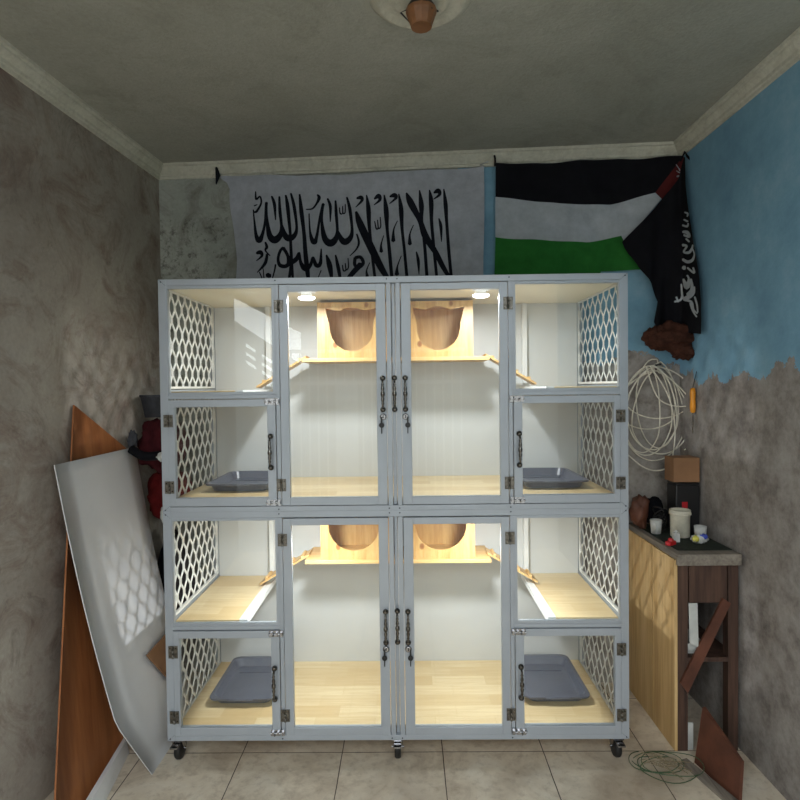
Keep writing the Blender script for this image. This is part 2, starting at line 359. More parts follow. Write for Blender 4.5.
def mesh_panel(x, y0, y1, z0, z1):
    b = MB(); s = .0365; a = s/2; per = .105; r = .0042
    n = int((y1-y0)/s)+2
    prof = [(0, 1), (.09, 1), (.41, -1), (.59, -1), (.91, 1), (1, 1)]
    def wave(t):
        t %= 1
        for (t0, v0), (t1, v1) in zip(prof, prof[1:]):
            if t0 <= t <= t1: return v0+(v1-v0)*(t-t0)/(t1-t0)
    ks = []
    m = int((z1-z0)/per)+2
    for i in range(-1, m):
        for t in (.0, .09, .25, .41, .59, .75, .91): ks.append((i+t)*per)
    for j in range(n):
        yc = y0+(j+.3)*s; pts = []
        for k in ks:
            z = z0+k
            if z < z0-.001 or z > z1+.001: continue
            y = yc+(a-r*.55)*wave(k/per)*(1 if j % 2 else -1)
            pts.append((x, min(max(y, y0), y1), z))
        if len(pts) < 2: continue
        pts = [(x, pts[0][1], z0)]+pts+[(x, pts[-1][1], z1)]
        vs = []; w = .0068
        for p in pts:                                       # flat strand: 4-sided section, wider across the panel
            vs += [(x-.0016, p[1]-w, p[2]), (x+.0016, p[1]-w*.6, p[2]), (x+.0016, p[1]+w, p[2]), (x-.0016, p[1]+w*.6, p[2])]
        fs = [(i*4+q, i*4+(q+1) % 4, (i+1)*4+(q+1) % 4, (i+1)*4+q) for i in range(len(pts)-1) for q in range(4)]
        b.add(vs, fs)
    ring(b, 0, 0, 0, 0, 0, 0, 0, 0, 0, 0) if False else None
    f = .009
    b.box(x-.005, x+.005, y0-f, y0, z0-f, z1+f); b.box(x-.005, x+.005, y1, y1+f, z0-f, z1+f)
    b.box(x-.005, x+.005, y0, y1, z0-f, z0); b.box(x-.005, x+.005, y0, y1, z1, z1+f)
    return b
D = .615
def cage(base, label, upper):
    t = thing('cat_cage', (0, 0, base), label, 'cage')
    b = MB(); y0, y1 = 0, .028
    for s in (-1, 1):
        xs = lambda v: (s*v+XC)
        b.box(s*.9, s*.869, y0, y1+.004, 0, .9); b.box(s*.9, s*.869, D-.03, D, 0, .9)
        b.box(xs(.455), xs(.440), y0, y1, .02, .875)
        b.box(xs(.0015+.0255), xs(.0085), y0, y1, .02, .875)
        b.box(s*.869, xs(.455), y0, y1, .438, .453)
        # glazing bead of the fixed pane
        ring(b, min(s*.869, xs(.455)), max(s*.869, xs(.455)), .002, .02, .453, .875, min(s*.866, xs(.468)), max(s*.866, xs(.468)), .464, .864)
        for z in (0, .875): b.box(s*.9, s*.872, y1+.004, D-.03, z, z+.025)
        b.box(s*.9, s*.872, y1+.004, D-.03, .45, .475)
    b.box(-.869, .869, y0, y1, 0, .0195); b.box(-.869, .869, y0, y1, .8755, .9); b.box(-.869, .869, D-.03, D-.001, 0, .02); b.box(-.869, .869, D-.03, D-.001, .88, .9)
    b.box(-.0045+XC-.002, .0045+XC+.002, .016, y1, .02, .875)
    for x, z in [(s*v, zz) for s in (-1, 1) for v in (.889, .448, .02) for zz in (.008, .89)]: b.lathe([(.003, -.001), (.003, .001)], (x, 0, z), 'y', 8, 1)
    for s in (-1, 1):                                        # mitre joints, thin dark lines
        for zz, q in ((.9, -1), (0, 1)):
            p = [(s*.8995, zz+q*.0005), (s*.8995-s*.0012, zz+q*.0005), (s*.870, zz+q*.0245), (s*.8712, zz+q*.0245)]
            if (s > 0) == (q > 0): p = p[::-1]
            b.add([(x, -.0004, z) for x, z in p], [(0, 1, 2, 3)], 1)
    b.build('frame', ['frame', 'joint'], t, .0012)
    MB().box(-.868, .868, D-.036, D-.031, .02, .875).build('back_panel', 'panel', t)
    b = MB(); b.box(-.868, .868, .03, D-.037, .028, .045); b.build('floor_panel', 'vinyl', t)
    b = MB(); b.box(-.868, .868, .03, D-.037, .866, .874); b.build('ceiling_panel', 'cream', t)
    MB().box(XC-.002, XC+.002, .03, D-.038, .046, .865).build('divider_panel', 'panel', t)
    for s in (-1, 1):
        xs = lambda v: (s*v+XC)
        mesh_panel(s*.878, .044, D-.042, .488, .862).build('side_mesh', 'mesh', t)
        mesh_panel(s*.878, .044, D-.042, .038, .438).build('side_mesh', 'mesh', t)
        b = MB(); b.box(s*.866, xs(.62), .024, D-.038, .456, .468); b.box(xs(.62), xs(.588), .024, D-.038, .448, .470, 1)
        b.build('side_shelf', ['vinyl', 'white_metal'], t)
        MB().box(xs(.622), xs(.600), D-.060, D-.038, .484, .865).build('back_post', 'white_metal', t, .001)
        plate_glass(t, s*.868, xs(.458), .009, .456, .872, 'fixed_pane')
        # perch shelf and ramp
        MB().box(xs(.415), xs(.003), .345, D-.038, .590, .606).build('perch', 'pine_h', t, .0012)
        b = MB(); zt, zb, xt, xb = .612, .478, .405, .632
        q = [(xs(xt), zt), (xs(xb), zb), (xs(xb), zb+.009), (xs(xt), zt+.009)]
        vs = [(x, y, z) for y in (.40, .50) for x, z in q]; b.add(vs, [(0, 1, 2, 3), (7, 6, 5, 4), (0, 4, 5, 1), (1, 5, 6, 2), (2, 6, 7, 3), (3, 7, 4, 0)])
        for k in range(4):
            f = .14+k*.24; x = xt+(xb-xt)*f; z = zt+(zb-zt)*f+.009
            b.box(xs(x-.006), xs(x+.006), .402, .498, z-.004, z+.009)
        b.build('ramp', 'pine_h', t)
        # lamp
        lx, ly = xs(.352), .125
        lm = MB().lathe([(.036, .8655), (.036, .861), (.022, .859), (.022, .845), (.03, .843)], (lx, ly, 0), 'z', 24).build('lamp', 'white_metal', t)
        MB().lathe([(.033, .843), (.034, .838), (.026, .833), (.010, .8315)], (lx, ly, 0), 'z', 24).build('lens', 'led', lm)
        # doors
        gx0, gx1 = xs(.0625+.004), xs(.405)
        d = MB(); X0, X1, G0, G1 = sorted([xs(.0295), xs(.437)])[0], sorted([xs(.0295), xs(.437)])[1], min(gx0, gx1), max(gx0, gx1)
        ring(d, X0, X1, -.006, .018, .023, .872, G0, G1, .053, .846); dd = d.build('tall_door', 'frame', t, .0012)
        plate_glass(dd, G0-.004, G1+.004, .004, .050, .849)
        for z in (.79, .103): hinge_mb(xs(.4385), z).build('hinge', ['steel', 'dark_chrome'], dd)
        hx = xs(.043)
        handle_mb(hx, .39, .51).build('handle', 'dark_chrome', dd)
        b = MB(); b.lathe([(.009, -.0135), (.0125, -.012), (.0125, -.005)], (hx, 0, .362), 'y', 16); b.box(hx-.002, hx+.002, -.0145, -.013, .356, .368, 1); b.build('lock', ['chrome', 'black'], dd)
        kx = hx-.006 if s < 0 else hx+.008
        b = MB(); b.box(kx-.003, kx+.003, -.018, -.014, .335, .362); b.lathe([(.0095, -.020), (.0105, -.017), (.0095, -.014)], (kx, 0, .330), 'y', 14); b.box(kx-.002, kx+.002, -.018, -.016, .298, .322); b.build('key', 'black', dd)
        # small door
        X0, X1 = sorted([s*.867, xs(.4575)]); G0, G1 = sorted([s*.845, xs(.490)])
        d = MB(); ring(d, X0, X1, -.006, .018, .023, .435, G0, G1, .055, .407); dd = d.build('small_door', 'frame', t, .0012)
        plate_glass(dd, G0-.004, G1+.004, .004, .052, .410)
        for z in (.355, .098): hinge_mb(s*.868, z).build('hinge', ['steel', 'dark_chrome'], dd)
        handle_mb(xs(.476), .172, .292).build('handle', 'dark_chrome', dd)
        for z in (.425, .036): latch_mb(xs(.470), z, s).build('latch', 'chrome', dd)
    handle_mb(XC+.002, .39, .51, -.0015).build('centre_handle', 'dark_chrome', t)
    return t
lower = cage(.10, 'lower grey framed glass cat cage standing on black caster wheels', False)
upper = cage(1.0, 'upper grey framed glass cat cage stacked on top of the wheeled one', True)
def caster(x, y):
    b = MB(); b.box(x-.026, x+.026, y-.026, y+.026, -.004, -.0002)
    b.lathe([(.018, -.012), (.02, -.004)], (x, y, 0), 'z', 16)
    for s in (-1, 1):
        b.prism([(x-.001, 0), (x+.001, 0), (x+.001, -.001), (x-.001, -.001)], y, y+.001) if False else None
        b.add([(x+s*.017, y-.018, -.010), (x+s*.017, y+.018, -.010), (x+s*.017, y+.030, -.055), (x+s*.017, y+.016, -.062), (x+s*.0195, y-.018, -.010), (x+s*.0195, y+.018, -.010), (x+s*.0195, y+.030, -.055), (x+s*.0195, y+.016, -.062)],
              [(0, 1, 2, 3), (7, 6, 5, 4), (0, 4, 5, 1), (1, 5, 6, 2), (2, 6, 7, 3), (3, 7, 4, 0)])
    b.box(x-.0195, x+.0195, y-.02, y+.02, -.014, -.010)
    b.tube([(x-.024, y+.02, -.058), (x+.024, y+.02, -.058)], .005, 8)
    o = b.build('caster', 'chrome', lower)
    q = MB(); q.lathe([(.012, x-.0125), (.037, x-.012), (.0415, x-.006), (.0415, x+.006), (.037, x+.012), (.012, x+.0125)], (0, y+.02, -.0585), 'x', 24)
    q.build('wheel', 'rubber', o)
    if y < .2: MB().box(x-.014, x+.014, y-.052, y-.02, -.024, -.018).build('brake_lever', 'chrome', o)
for x in (-.872, 0, .866):
    for y in (.035, D-.06): caster(x, y)

# ------------------------------------------------------------------ cat houses
FACE = [(300, 185), (330, 192), (365, 200), (395, 202), (430, 188), (462, 182), (500, 183), (530, 192), (560, 202), (600, 196), (640, 187), (638, 215), (624, 260), (616, 300), (616, 345), (603, 395), (572, 438), (525, 466), (470, 472), (420, 462), (368, 426), (340, 380), (328, 330), (325, 290), (312, 240)]
def cat_house(s, base, face, label):
    x0, x1, z0, z1 = .344, .030, base+.6065, base+.853
    yf, yb, w = .352, .570, .012
    t = thing('cat_house', (s*(x0+x1)/2+XC, (yf+yb)/2, z0), label, 'cat house', None); L = Vector(t.location)
    xs = lambda v: s*v+XC
    sh = lambda b: b
    def put(b, name): 
        b.v = [tuple(Vector(p)-L) for p in b.v]; return b.build(name, 'pine', t)
    cx = -.191 if s < 0 else .197
    if face: hole = [(cx-s*(X-470)*.000665 if s > 0 else cx+(X-470)*.000665, base+.636+(472-Y)*.000665) for X, Y in FACE]
    else: hole = [(cx+.113*math.cos(a*PI/20), base+.757+.110*math.sin(a*PI/20)*(1 if math.sin(a*PI/20) < 0 else .75)) for a in range(40)]
    a, c = sorted((xs(x0), xs(x1)))
    o = put(MB().prism([(a, z0), (c, z0), (c, z1), (a, z1)], yf, yf+w, [hole]), 'front_panel')
    put(MB().box(a, a+w, yf+w, yb-w, z0+w, z1-w), 'side_panel'); put(MB().box(c-w, c, yf+w, yb-w, z0+w, z1-w), 'side_panel')
    put(MB().box(a, c, yb-w, yb, z0, z1), 'back_panel'); put(MB().box(a, c, yf+w, yb-w, z0, z0+w), 'bottom_panel'); put(MB().box(a, c, yf+w, yb-w, z1-w, z1), 'roof_panel')
cat_house(-1, 1.0, True, 'upper left pine cat house with a cat head shaped opening')
cat_house(1, 1.0, True, 'upper right pine cat house with a cat head shaped opening')
cat_house(-1, .10, False, 'lower left pine cat house with a round opening')
cat_house(1, .10, False, 'lower right pine cat house with a round opening')

# ------------------------------------------------------------------ litter trays
def rrect(w, d, r, n=5):
    o = []
    for cx, cy, a0 in ((w-r, d-r, 0), (-w+r, d-r, PI/2), (-w+r, -d+r, PI), (w-r, -d+r, 1.5*PI)):
        for i in range(n+1): a = a0+PI/2*i/n; o.append((cx+r*math.cos(a), cy+r*math.sin(a)))
    return o
def tray():
    b = MB(); rings = [(.120, .165, .03, .0), (.126, .172, .03, .004), (.141, .190, .035, .058), (.152, .200, .035, .062), (.154, .203, .035, .060), (.154, .203, .035, .052), (.152, .201, .035, .052), (.152, .200, .035, .0585), (.142, .191, .035, .0545), (.140, .188, .035, .0545), (.124, .170, .03, .006), (.118, .163, .03, .003)]
    rings = rings[:7]+[(.1515, .2, .035, .0575), (.1405, .1885, .035, .0545)][:0]+[]
    outer = [(.120, .165, .03, 0), (.126, .172, .03, .004), (.139, .187, .034, .055), (.1535, .202, .036, .055), (.1535, .202, .036, .046), (.1555, .204, .036, .046), (.1555, .204, .036, .058), (.1375, .186, .034, .0585), (.124, .170, .03, .007), (.117, .163, .03, .0035)]
    outer = [(w*.9, d*.98, r_, z*.62) for w, d, r_, z in outer]
    vs = []; m = 24
    for w, d, r, z in outer: vs += [(x, y, z) for x, y in rrect(w, d, r)]
    fs = [(i*m+j, i*m+(j+1) % m, (i+1)*m+(j+1) % m, (i+1)*m+j) for i in range(len(outer)-1) for j in range(m)]
    fs += [tuple(range(m-1, -1, -1)), tuple((len(outer)-1)*m+j for j in range(m))]
    b.add(vs, fs, 0, False)
    b.box(-.05, .05, -.205, -.199, .0285, .034)             # moulded lip at the front
    b.box(-.09, .09, .10, .103, .002, .006); return b
tr = tray().build('litter_tray', 'tray', None, .0012)
for i, (x, z, la) in enumerate([(-.655, .1455, 'grey litter tray on the lowest floor at the left'), (.665, .1455, 'grey litter tray on the lowest floor at the right'), (-.655, 1.0455, 'grey litter tray in the upper cage behind the left small door'), (.665, 1.0455, 'grey litter tray in the upper cage behind the right small door')]):
    o = tr if i == 0 else tr.copy()
    if i: C.objects.link(o)
    o.location = (x, .358, z+.0005); tag(o, la, 'litter tray', 'grey litter trays in the cages')

# ------------------------------------------------------------------ ceiling rose and lamp holder
p = atZ(421, -3, H)
t = thing('ceiling_lamp_holder', (p[0], p[1], H), 'bare brown lamp holder on a round plaster ceiling rose', 'lamp holder')
MB().lathe([(a_*.86, h_) for a_, h_ in [(.0, -.022), (.04, -.022), (.05, -.016), (.075, -.016), (.085, -.024), (.095, -.016), (.125, -.012), (.14, -.022), (.155, -.016), (.165, -.010), (.178, -.0005), (.178, -.0004)]][::-1], (0, 0, 0), 'z', 48).build('ceiling_rose', 'crown', t)
MB().lathe([(.035, -.020), (.042, -.032), (.04, -.040)], (0, 0, 0), 'z', 20).build('base', 'black', t)
MB().lathe([(.046, -.038), (.045, -.048), (.032, -.082), (.031, -.088), (.022, -.088)], (0, 0, 0), 'z', 12, 0, False).build('socket', 'bulbwood', t)
wv = MB(); wv.tube([(-.03, 0, -.03), (-.06, -.01, -.05), (-.02, .03, -.07), (.03, -.03, -.05), (.05, .02, -.03)], .003, 6); wv.build('wire', 'black', t)

# ------------------------------------------------------------------ flags on the back wall
WN = np.array([EY[0], EY[1], 0.])
def wallp(x, y, off):                                        # photo-measured spot on a plane "off" in front of the back wall
    P = np.array([O0[0], O0[1], 0])+WN*off; return np.array(at_plane(x, y, P, WN))
def ban_w(p): return .009*math.sin(p[0]*9+p[2]*3)+.006*math.sin(p[0]*23-p[2]*6)+.004*math.sin(p[2]*31+p[0]*5)
b = MB()
def ban_edge(v):
    y = 176+v*150
    xl = 217+13*min(1, v*14)**.5+v*8-2*math.sin(v*9); xr = 484+.5*math.sin(v*7)
    return xl, xr, y
def ban(u, v):
    xl, xr, y = ban_edge(v); x = xl+(xr-xl)*u
    y += -(u*10)*(1-v)+math.sin(u*PI)*3*(1-v)+ (0 if v > 0 else 0)
    q = wallp(x, y, .03); return q+WN*ban_w(q)
b.grid(ban, 60, 24, 0)
ZA = [
 [(208,185,6),(213,230,10),(235,215,8),(242,255,9),(215,300,11),(197,300,6)], [(202,268,6),(220,262,5)],
 [(197,290,6),(200,350,9),(210,430,16),(228,462,28),(245,430,16),(262,350,11),(272,250,14)],
 [(272,250,12),(272,340,13),(285,430,26),(315,458,36),(345,430,26),(352,380,14),(346,300,15),(341,212,9)],
 [(300,212,9),(316,260,15),(320,345,5)],
 [(352,370,12),(372,430,26),(400,450,32),(430,430,22),(440,380,13),(426,270,16),(404,190,9)],
 [(376,202,9),(389,270,18),(398,370,15),(408,480,14),(412,580,16),(400,675,14)], [(412,580,16),(420,675,12)],
 [(454,196,9),(467,290,20),(480,400,17),(490,500,19),(500,620,22),(506,678,16)],
 [(495,286,5),(530,281,8),(553,250,10),(566,215,16),(556,198,8)],
 [(512,310,6),(515,400,9),(525,450,18),(540,470,26),(552,440,14),(570,340,11),(590,250,14)],
 [(588,260,12),(582,350,13),(595,440,26),(625,472,36),(655,452,28),(668,400,14),(662,300,15),(657,228,9)], [(613,218,9),(629,265,14),(629,350,5)],
 [(668,400,12),(690,448,26),(715,465,32),(745,440,24),(754,390,14),(741,280,16),(722,208,9)],
 [(680,268,5),(685,302,7),(699,300,6),(698,258,5),(701,300,6),(713,296,6),(713,248,5)],
 [(213,535,12),(235,530,20),(241,550,12),(210,576,4)], [(263,473,9),(271,500,14),(263,520,8),(288,548,5)], [(272,540,12),(258,590,15),(213,642,4)],
 [(365,505,16),(393,555,16),(388,605,18),(345,603,18),(334,565,14),(348,522,14),(365,505,16)],
 [(380,608,18),(440,572,22),(458,535,10),(466,590,16),(490,622,28),(520,600,16),(534,560,12),(550,602,20),(574,590,17),(579,508,6)],
 [(608,543,8),(625,600,26),(637,675,14)], [(660,543,8),(674,610,18),(686,675,14)], [(700,600,5),(705,632,7),(719,627,6),(716,590,5),(721,627,6),(734,612,6),(732,562,5)],
 [(577,630,5),(560,672,4)], [(225,640,5),(240,676,6)], [(246,620,4),(251,676,6)], [(268,655,22),(286,665,22)], [(318,598,9),(312,630,8),(300,676,6)]]
ZB = [
 [(38,216,10),(62,214,20),(67,232,14),(32,268,4)], [(35,296,12),(60,370,34),(120,500,36),(175,610,32),(212,672,22)],
 [(95,202,6),(106,282,22),(112,400,15),(125,530,14),(141,672,14)], [(140,224,8),(164,208,22),(170,230,14),(138,258,4)],
 [(142,352,5),(150,392,7),(161,388,6),(158,343,5),(163,390,6),(176,378,6),(173,328,5)], [(196,202,6),(207,290,24),(213,400,15),(226,530,17),(239,672,16)],
 [(192,430,4),(177,480,8),(178,522,18)], [(228,210,8),(254,203,22),(263,217,14),(226,249,4)], [(279,196,6),(292,280,22),(299,400,15),(313,530,14),(326,672,15)],
 [(272,350,4),(250,400,8),(247,462,20)], [(364,378,4),(343,430,8),(343,484,20)],
 [(323,192,8),(347,247,32),(400,350,24),(432,440,32),(490,530,26),(530,610,24),(566,672,16)],
 [(398,180,6),(408,260,24),(411,350,14),(426,480,15),(440,672,15)], [(455,178,6),(464,240,22),(466,350,16),(477,480,15),(496,672,14)],
 [(480,192,8),(504,180,24),(511,200,14),(478,227,4)], [(536,168,6),(546,250,20),(552,350,15),(563,500,15),(578,672,15)],
 [(508,335,6),(519,380,15),(523,467,4)], [(380,528,6),(391,580,15),(395,657,4)], [(294,550,4),(272,610,8),(268,655,22)], [(112,586,4),(94,630,7),(97,662,16)],
 [(30,560,16),(60,556,16),(76,588,16),(52,614,14),(28,600,16),(30,560,16)], [(62,596,26),(20,640,24),(-8,672,20)], [(38,422,8),(50,470,11),(36,510,8),(0,548,4)]]
def smooth(pts, n=5):
    out = []; P = [np.array(p, float) for p in pts]
    if len(P) < 3: n = 3
    for i in range(len(P)-1):
        p0, p1, p2, p3 = P[max(i-1, 0)], P[i], P[i+1], P[min(i+2, len(P)-1)]
        for k in range(n):
            t = k/n; out.append(.5*((2*p1)+(-p0+p2)*t+(2*p0-5*p1+4*p2-p3)*t*t+(-p0+3*p1-3*p2+p3)*t**3))
    out.append(P[-1]); return out
def ribbon(b, st, place, mi, sub=6):
    S = smooth(st, sub); k = len(S); vs = []
    for i in range(k):
        d = S[min(i+1, k-1)][:2]-S[max(i-1, 0)][:2]; L = np.linalg.norm(d) or 1; nrm = np.array([-d[1], d[0]])/L
        w = max(S[i][2]*1.22, 4)/2
        for sgn in (-1, 1): vs.append(place(*(S[i][:2]+nrm*w*sgn)))
    vs.insert(0, place(*(S[0][:2]-(S[1][:2]-S[0][:2])/ (np.linalg.norm(S[1][:2]-S[0][:2]) or 1)*S[0][2]*.4)))
    vs.append(place(*(S[-1][:2]+(S[-1][:2]-S[-2][:2])/(np.linalg.norm(S[-1][:2]-S[-2][:2]) or 1)*S[-1][2]*.4)))
    fs = [(0, 1, 2)]+[(1+2*i, 3+2*i, 4+2*i, 2+2*i) for i in range(k-1)]+[(2*k-1, 2*k+1, 2*k)]
    b.add(vs, fs, mi)
for src, ox, so in ((ZA, 220, 0), (ZB, 350, 0)):
    for i, st in enumerate(src):
        def place(X, Y, ox=ox, e=.0025+.00012*(i % 7)):
            q = wallp(ox+X/5.714, 160+Y/5.714, .03); return q+WN*(ban_w(q)+e)
        ribbon(b, st, place, 1)
# knot at the top left corner
q = wallp(218, 176, .03); b.tube([q+(0, 0, 0), q+np.array([-.004, -.01, .035]), q+np.array([.004, -.012, .0]), q+np.array([-.006, -.012, -.045])], [.008, .007, .012, .003], 8, 1)
q = wallp(484, 166, .03); b.tube([q, q+np.array([-.02, -.004, .004]), q+np.array([.02, -.004, .02])], .002, 6, 0)
tag(b.build('banner', ['white_cloth', 'ink']), 'white cloth banner with large black Arabic calligraphy on the back wall', 'banner')
# striped flag
def poly_at(line, u):
    xs = [p[0] for p in line]; x = xs[0]+(xs[-1]-xs[0])*u; return x, float(np.interp(x, xs, [p[1] for p in line]))
L = [[(495.5, 164), (560, 162), (620, 159), (683, 156)], [(495.5, 197), (530, 200), (561, 204.5), (610, 204.5), (655, 193)], [(495.5, 237), (550, 241), (588, 242), (621, 236)], [(494, 300), (560, 297), (588, 290), (594, 284)]]
def fw_(p): return .010*math.sin(p[0]*14-p[2]*7)+.006*math.sin(p[0]*31+p[2]*17)
b = MB()
def flag(u, v):
    k = min(int(v*3), 2); f = v*3-k; x0, y0 = poly_at(L[k], u); x1, y1 = poly_at(L[k+1], u)
    q = wallp(x0+(x1-x0)*f, y0+(y1-y0)*f, .035); return q+WN*fw_(q)
b.grid(flag, 40, 18, lambda u, v: min(int(v*3), 2))
def tri(pts, mi, off):
    def fn(u, v):
        a = np.array(pts[0])*(1-u)+np.array(pts[1])*u; c = np.array(pts[3])*(1-u)+np.array(pts[2])*u; x, y = a*(1-v)+c*v
        q = wallp(x, y, off); return q+WN*fw_(q)
    b.grid(fn, 8, 8, mi)
tri([(655, 193), (683, 156), (686, 168), (668, 206)], 3, .042); tri([(621, 236), (655, 193), (661, 199), (624, 243)], 1, .042)
tri([(590, 262), (620, 232), (643, 270), (588, 272)], 2, .022)
q = wallp(495, 162, .035); b.tube([q+np.array([0, 0, -.02]), q+np.array([0, -.006, .015]), q+np.array([-.003, -.004, .03])], .005, 6, 0)
tag(b.build('flag', ['black_cloth', 'flag_white', 'green_cloth', 'red_cloth']), 'black, white and green striped flag with a folded red corner', 'flag')
# black bunched flag hanging in the corner
LB = [(684, 157), (679, 178), (655, 208), (622, 242), (641, 270), (650, 284), (657, 302), (653, 322), (656, 330)]
RB = [(685, 157), (686, 185), (688, 212), (691, 240), (695, 262), (698, 280), (700, 300), (701, 320), (701, 334)]
def cornerp(x, y, off):                                      # in front of the back wall, or of the right wall past the corner
    q = wallp(x, y, off)
    return q if q[0] < 1.345 else np.array(at_plane(x, y, (1.345, 0, 0), np.array([1., 0, 0])))
def bw(p): return .016*math.sin(p[0]*42+p[2]*4)+.007*math.sin(p[0]*90-p[2]*9)
def bl(u, v):
    f = v*8; k = min(int(f), 7); g = f-k
    l = np.array(LB[k])*(1-g)+np.array(LB[k+1])*g; r = np.array(RB[k])*(1-g)+np.array(RB[k+1])*g; x, y = l+(r-l)*u
    q = cornerp(x, y, .085); return q+WN*bw(q)*min(1, v*4)
b = MB(); b.grid(bl, 28, 40, 0)
ZC = [[(338,292,5),(350,298,7),(347,310,4)], [(334,322,5),(348,330,7)], [(328,345,6),(345,350,7),(350,338,5)], [(328,372,8),(345,375,12),(352,392,8),(332,385,7)],
      [(340,400,6),(352,412,6)], [(326,425,9),(342,430,7),(330,452,6),(350,455,9),(362,440,7),(366,425,5)], [(326,482,8),(345,492,10),(364,485,9),(372,462,5),(364,440,5)],
      [(330,512,14),(334,520,10)], [(345,515,6),(372,535,7),(368,515,6)], [(330,560,6),(345,590,18),(352,560,7),(345,545,6)], [(322,580,6),(330,632,8),(352,630,14),(372,615,9),(375,590,5)],
      [(360,560,7),(366,600,12),(350,622,14)], [(300,648,6),(322,640,7),(328,612,5)], [(335,640,8),(365,650,8),(375,680,6),(390,695,5)], [(360,655,5),(372,685,5),(388,708,5)], [(378,630,6),(388,660,6),(392,690,5)], [(305,630,5),(312,650,5)],
      [(304,105,5),(322,112,5),(326,120,4)], [(308,150,5),(322,142,5)], [(306,128,4),(326,128,4)]]
for i, st in enumerate(ZC):
    def place(X, Y, e=.004+.0001*i):
        q = cornerp(600+X/4, 140+Y/4, .085); return q+WN*(bw(q)*1.+e)+np.array([-e, 0, 0])
    ribbon(b, st, place, 1)
q = wallp(684, 157, .085); b.tube([q+np.array([-.02, -.005, -.02]), q+np.array([0, -.01, .02]), q+np.array([.01, -.01, .0]), q+np.array([.04, -.03, -.05])], .005, 6, 0)
tag(b.build('black_flag', ['black_cloth', 'flag_white']), 'bunched black flag with white lettering hanging in the right corner', 'flag')
q = wallp(672, 337, .12); b = MB(); b.blob(q, (.105, .05, .062), .32, 3, 4, 2.2); b.blob(wallp(657, 338, .12), (.05, .04, .055), .2, 5, 4, 3); b.blob(wallp(683, 351, .12), (.05, .04, .04), .25, 8, 4, 3)
tag(b.build('cloth_bundle', 'brown_fur', loc=q), 'dark brown woolly bundle hanging below the black flag', 'bundle')

# ------------------------------------------------------------------ white cable coil on the wall
b = MB(); pts = []
for k in range(8):
    cx, cy = 650+rnd.uniform(-9, 11), 405+rnd.uniform(-12, 14); rx, ry = rnd.uniform(18, 37), rnd.uniform(22, 50); a0 = rnd.uniform(-.5, .5)
    for i in range(22):
        a = -PI/2+2*PI*i/22; x = cx+rx*math.cos(a+a0); y = cy+ry*math.sin(a+a0)
        top = max(0, -math.sin(a)); x = x*(1-.55*top)+655*.55*top; y = y*(1-.7*top)+366*.7*top
        q = wallp(x, y, .02+.004*k+rnd.uniform(0, .004)); pts.append(tuple(q))
S = [tuple(p) for p in smooth(pts, 3)]
b.tube(S, .0031, 6)
for line in ([(650, 366), (668, 395), (675, 430), (671, 470), (669, 492)], [(655, 366), (690, 400), (694, 440), (684, 450)], [(628, 455), (645, 468), (662, 470), (678, 460)], [(646, 366), (660, 400), (690, 405), (696, 380)]):
    b.tube([tuple(p) for p in smooth([tuple(wallp(x, y, .06)) for x, y in line], 6)], .0033, 6)
tag(b.build('cable_coil', 'cable'), 'tangled coil of white cable hanging on the wall right of the cages', 'cable')
b = MB(); q = wallp(654, 365, 0.001); b.tube([q, q+WN*.09], .004, 8); tag(b.build('nail', 'black'), 'dark nail in the wall holding the white cable coil', 'nail')

# ------------------------------------------------------------------ workbench in the right corner
wb = thing('workbench', (1.25, .33, 0), 'narrow wooden workbench with plywood end panels in the right corner', 'workbench'); L0 = Vector(wb.location)
def sub(b, name, mats, parent=wb, bevel=0):
    b.v = [tuple(Vector(p)-Vector((1.25, .33, 0))) for p in b.v]; return b.build(name, mats, parent, bevel)
XW = 1.366
b = MB(); b.box(1.115, 1.17, .08, .62, .775, .80); b.box(1.173, XW, .08, .60, .775, .798, 0); b.box(1.115, XW, .06, .078, .755, .80); sub(b, 'worktop', 'grey_wood', bevel=.002)
sub(MB().box(1.112, 1.124, .085, .300, .0, .772), 'plywood_panel', 'ply'); sub(MB().box(1.112, 1.124, .306, .60, .0, .774), 'plywood_panel', 'ply')
for x, y in ((1.145, .105), (1.345, .105), (1.145, .57), (1.345, .57)): sub(MB().box(x-.02, x+.02, y-.02, y+.02, 0, .754), 'leg', 'old_wood')
sub(MB().box(1.126, XW, .086, .60, .36, .378), 'lower_shelf', 'old_wood'); sub(MB().box(1.17, 1.32, .084, .092, .60, .75), 'apron', 'old_wood')
b = MB(); b.hexa([(1.13, .072, .28), (1.16, .072, .24), (1.16, .084, .24), (1.13, .084, .28)], [(1.30, .072, .62), (1.33, .072, .60), (1.33, .084, .60), (1.30, .084, .62)]); sub(b, 'brace', 'rust')
o = MB().box(1.14, 1.36, .12, .58, .8003, .8026).build('green_mat', 'mat'); tag(o, 'dark green mat spread on the workbench top', 'mat')
def on_bench(x, y): return atZ(x, y, .8035)
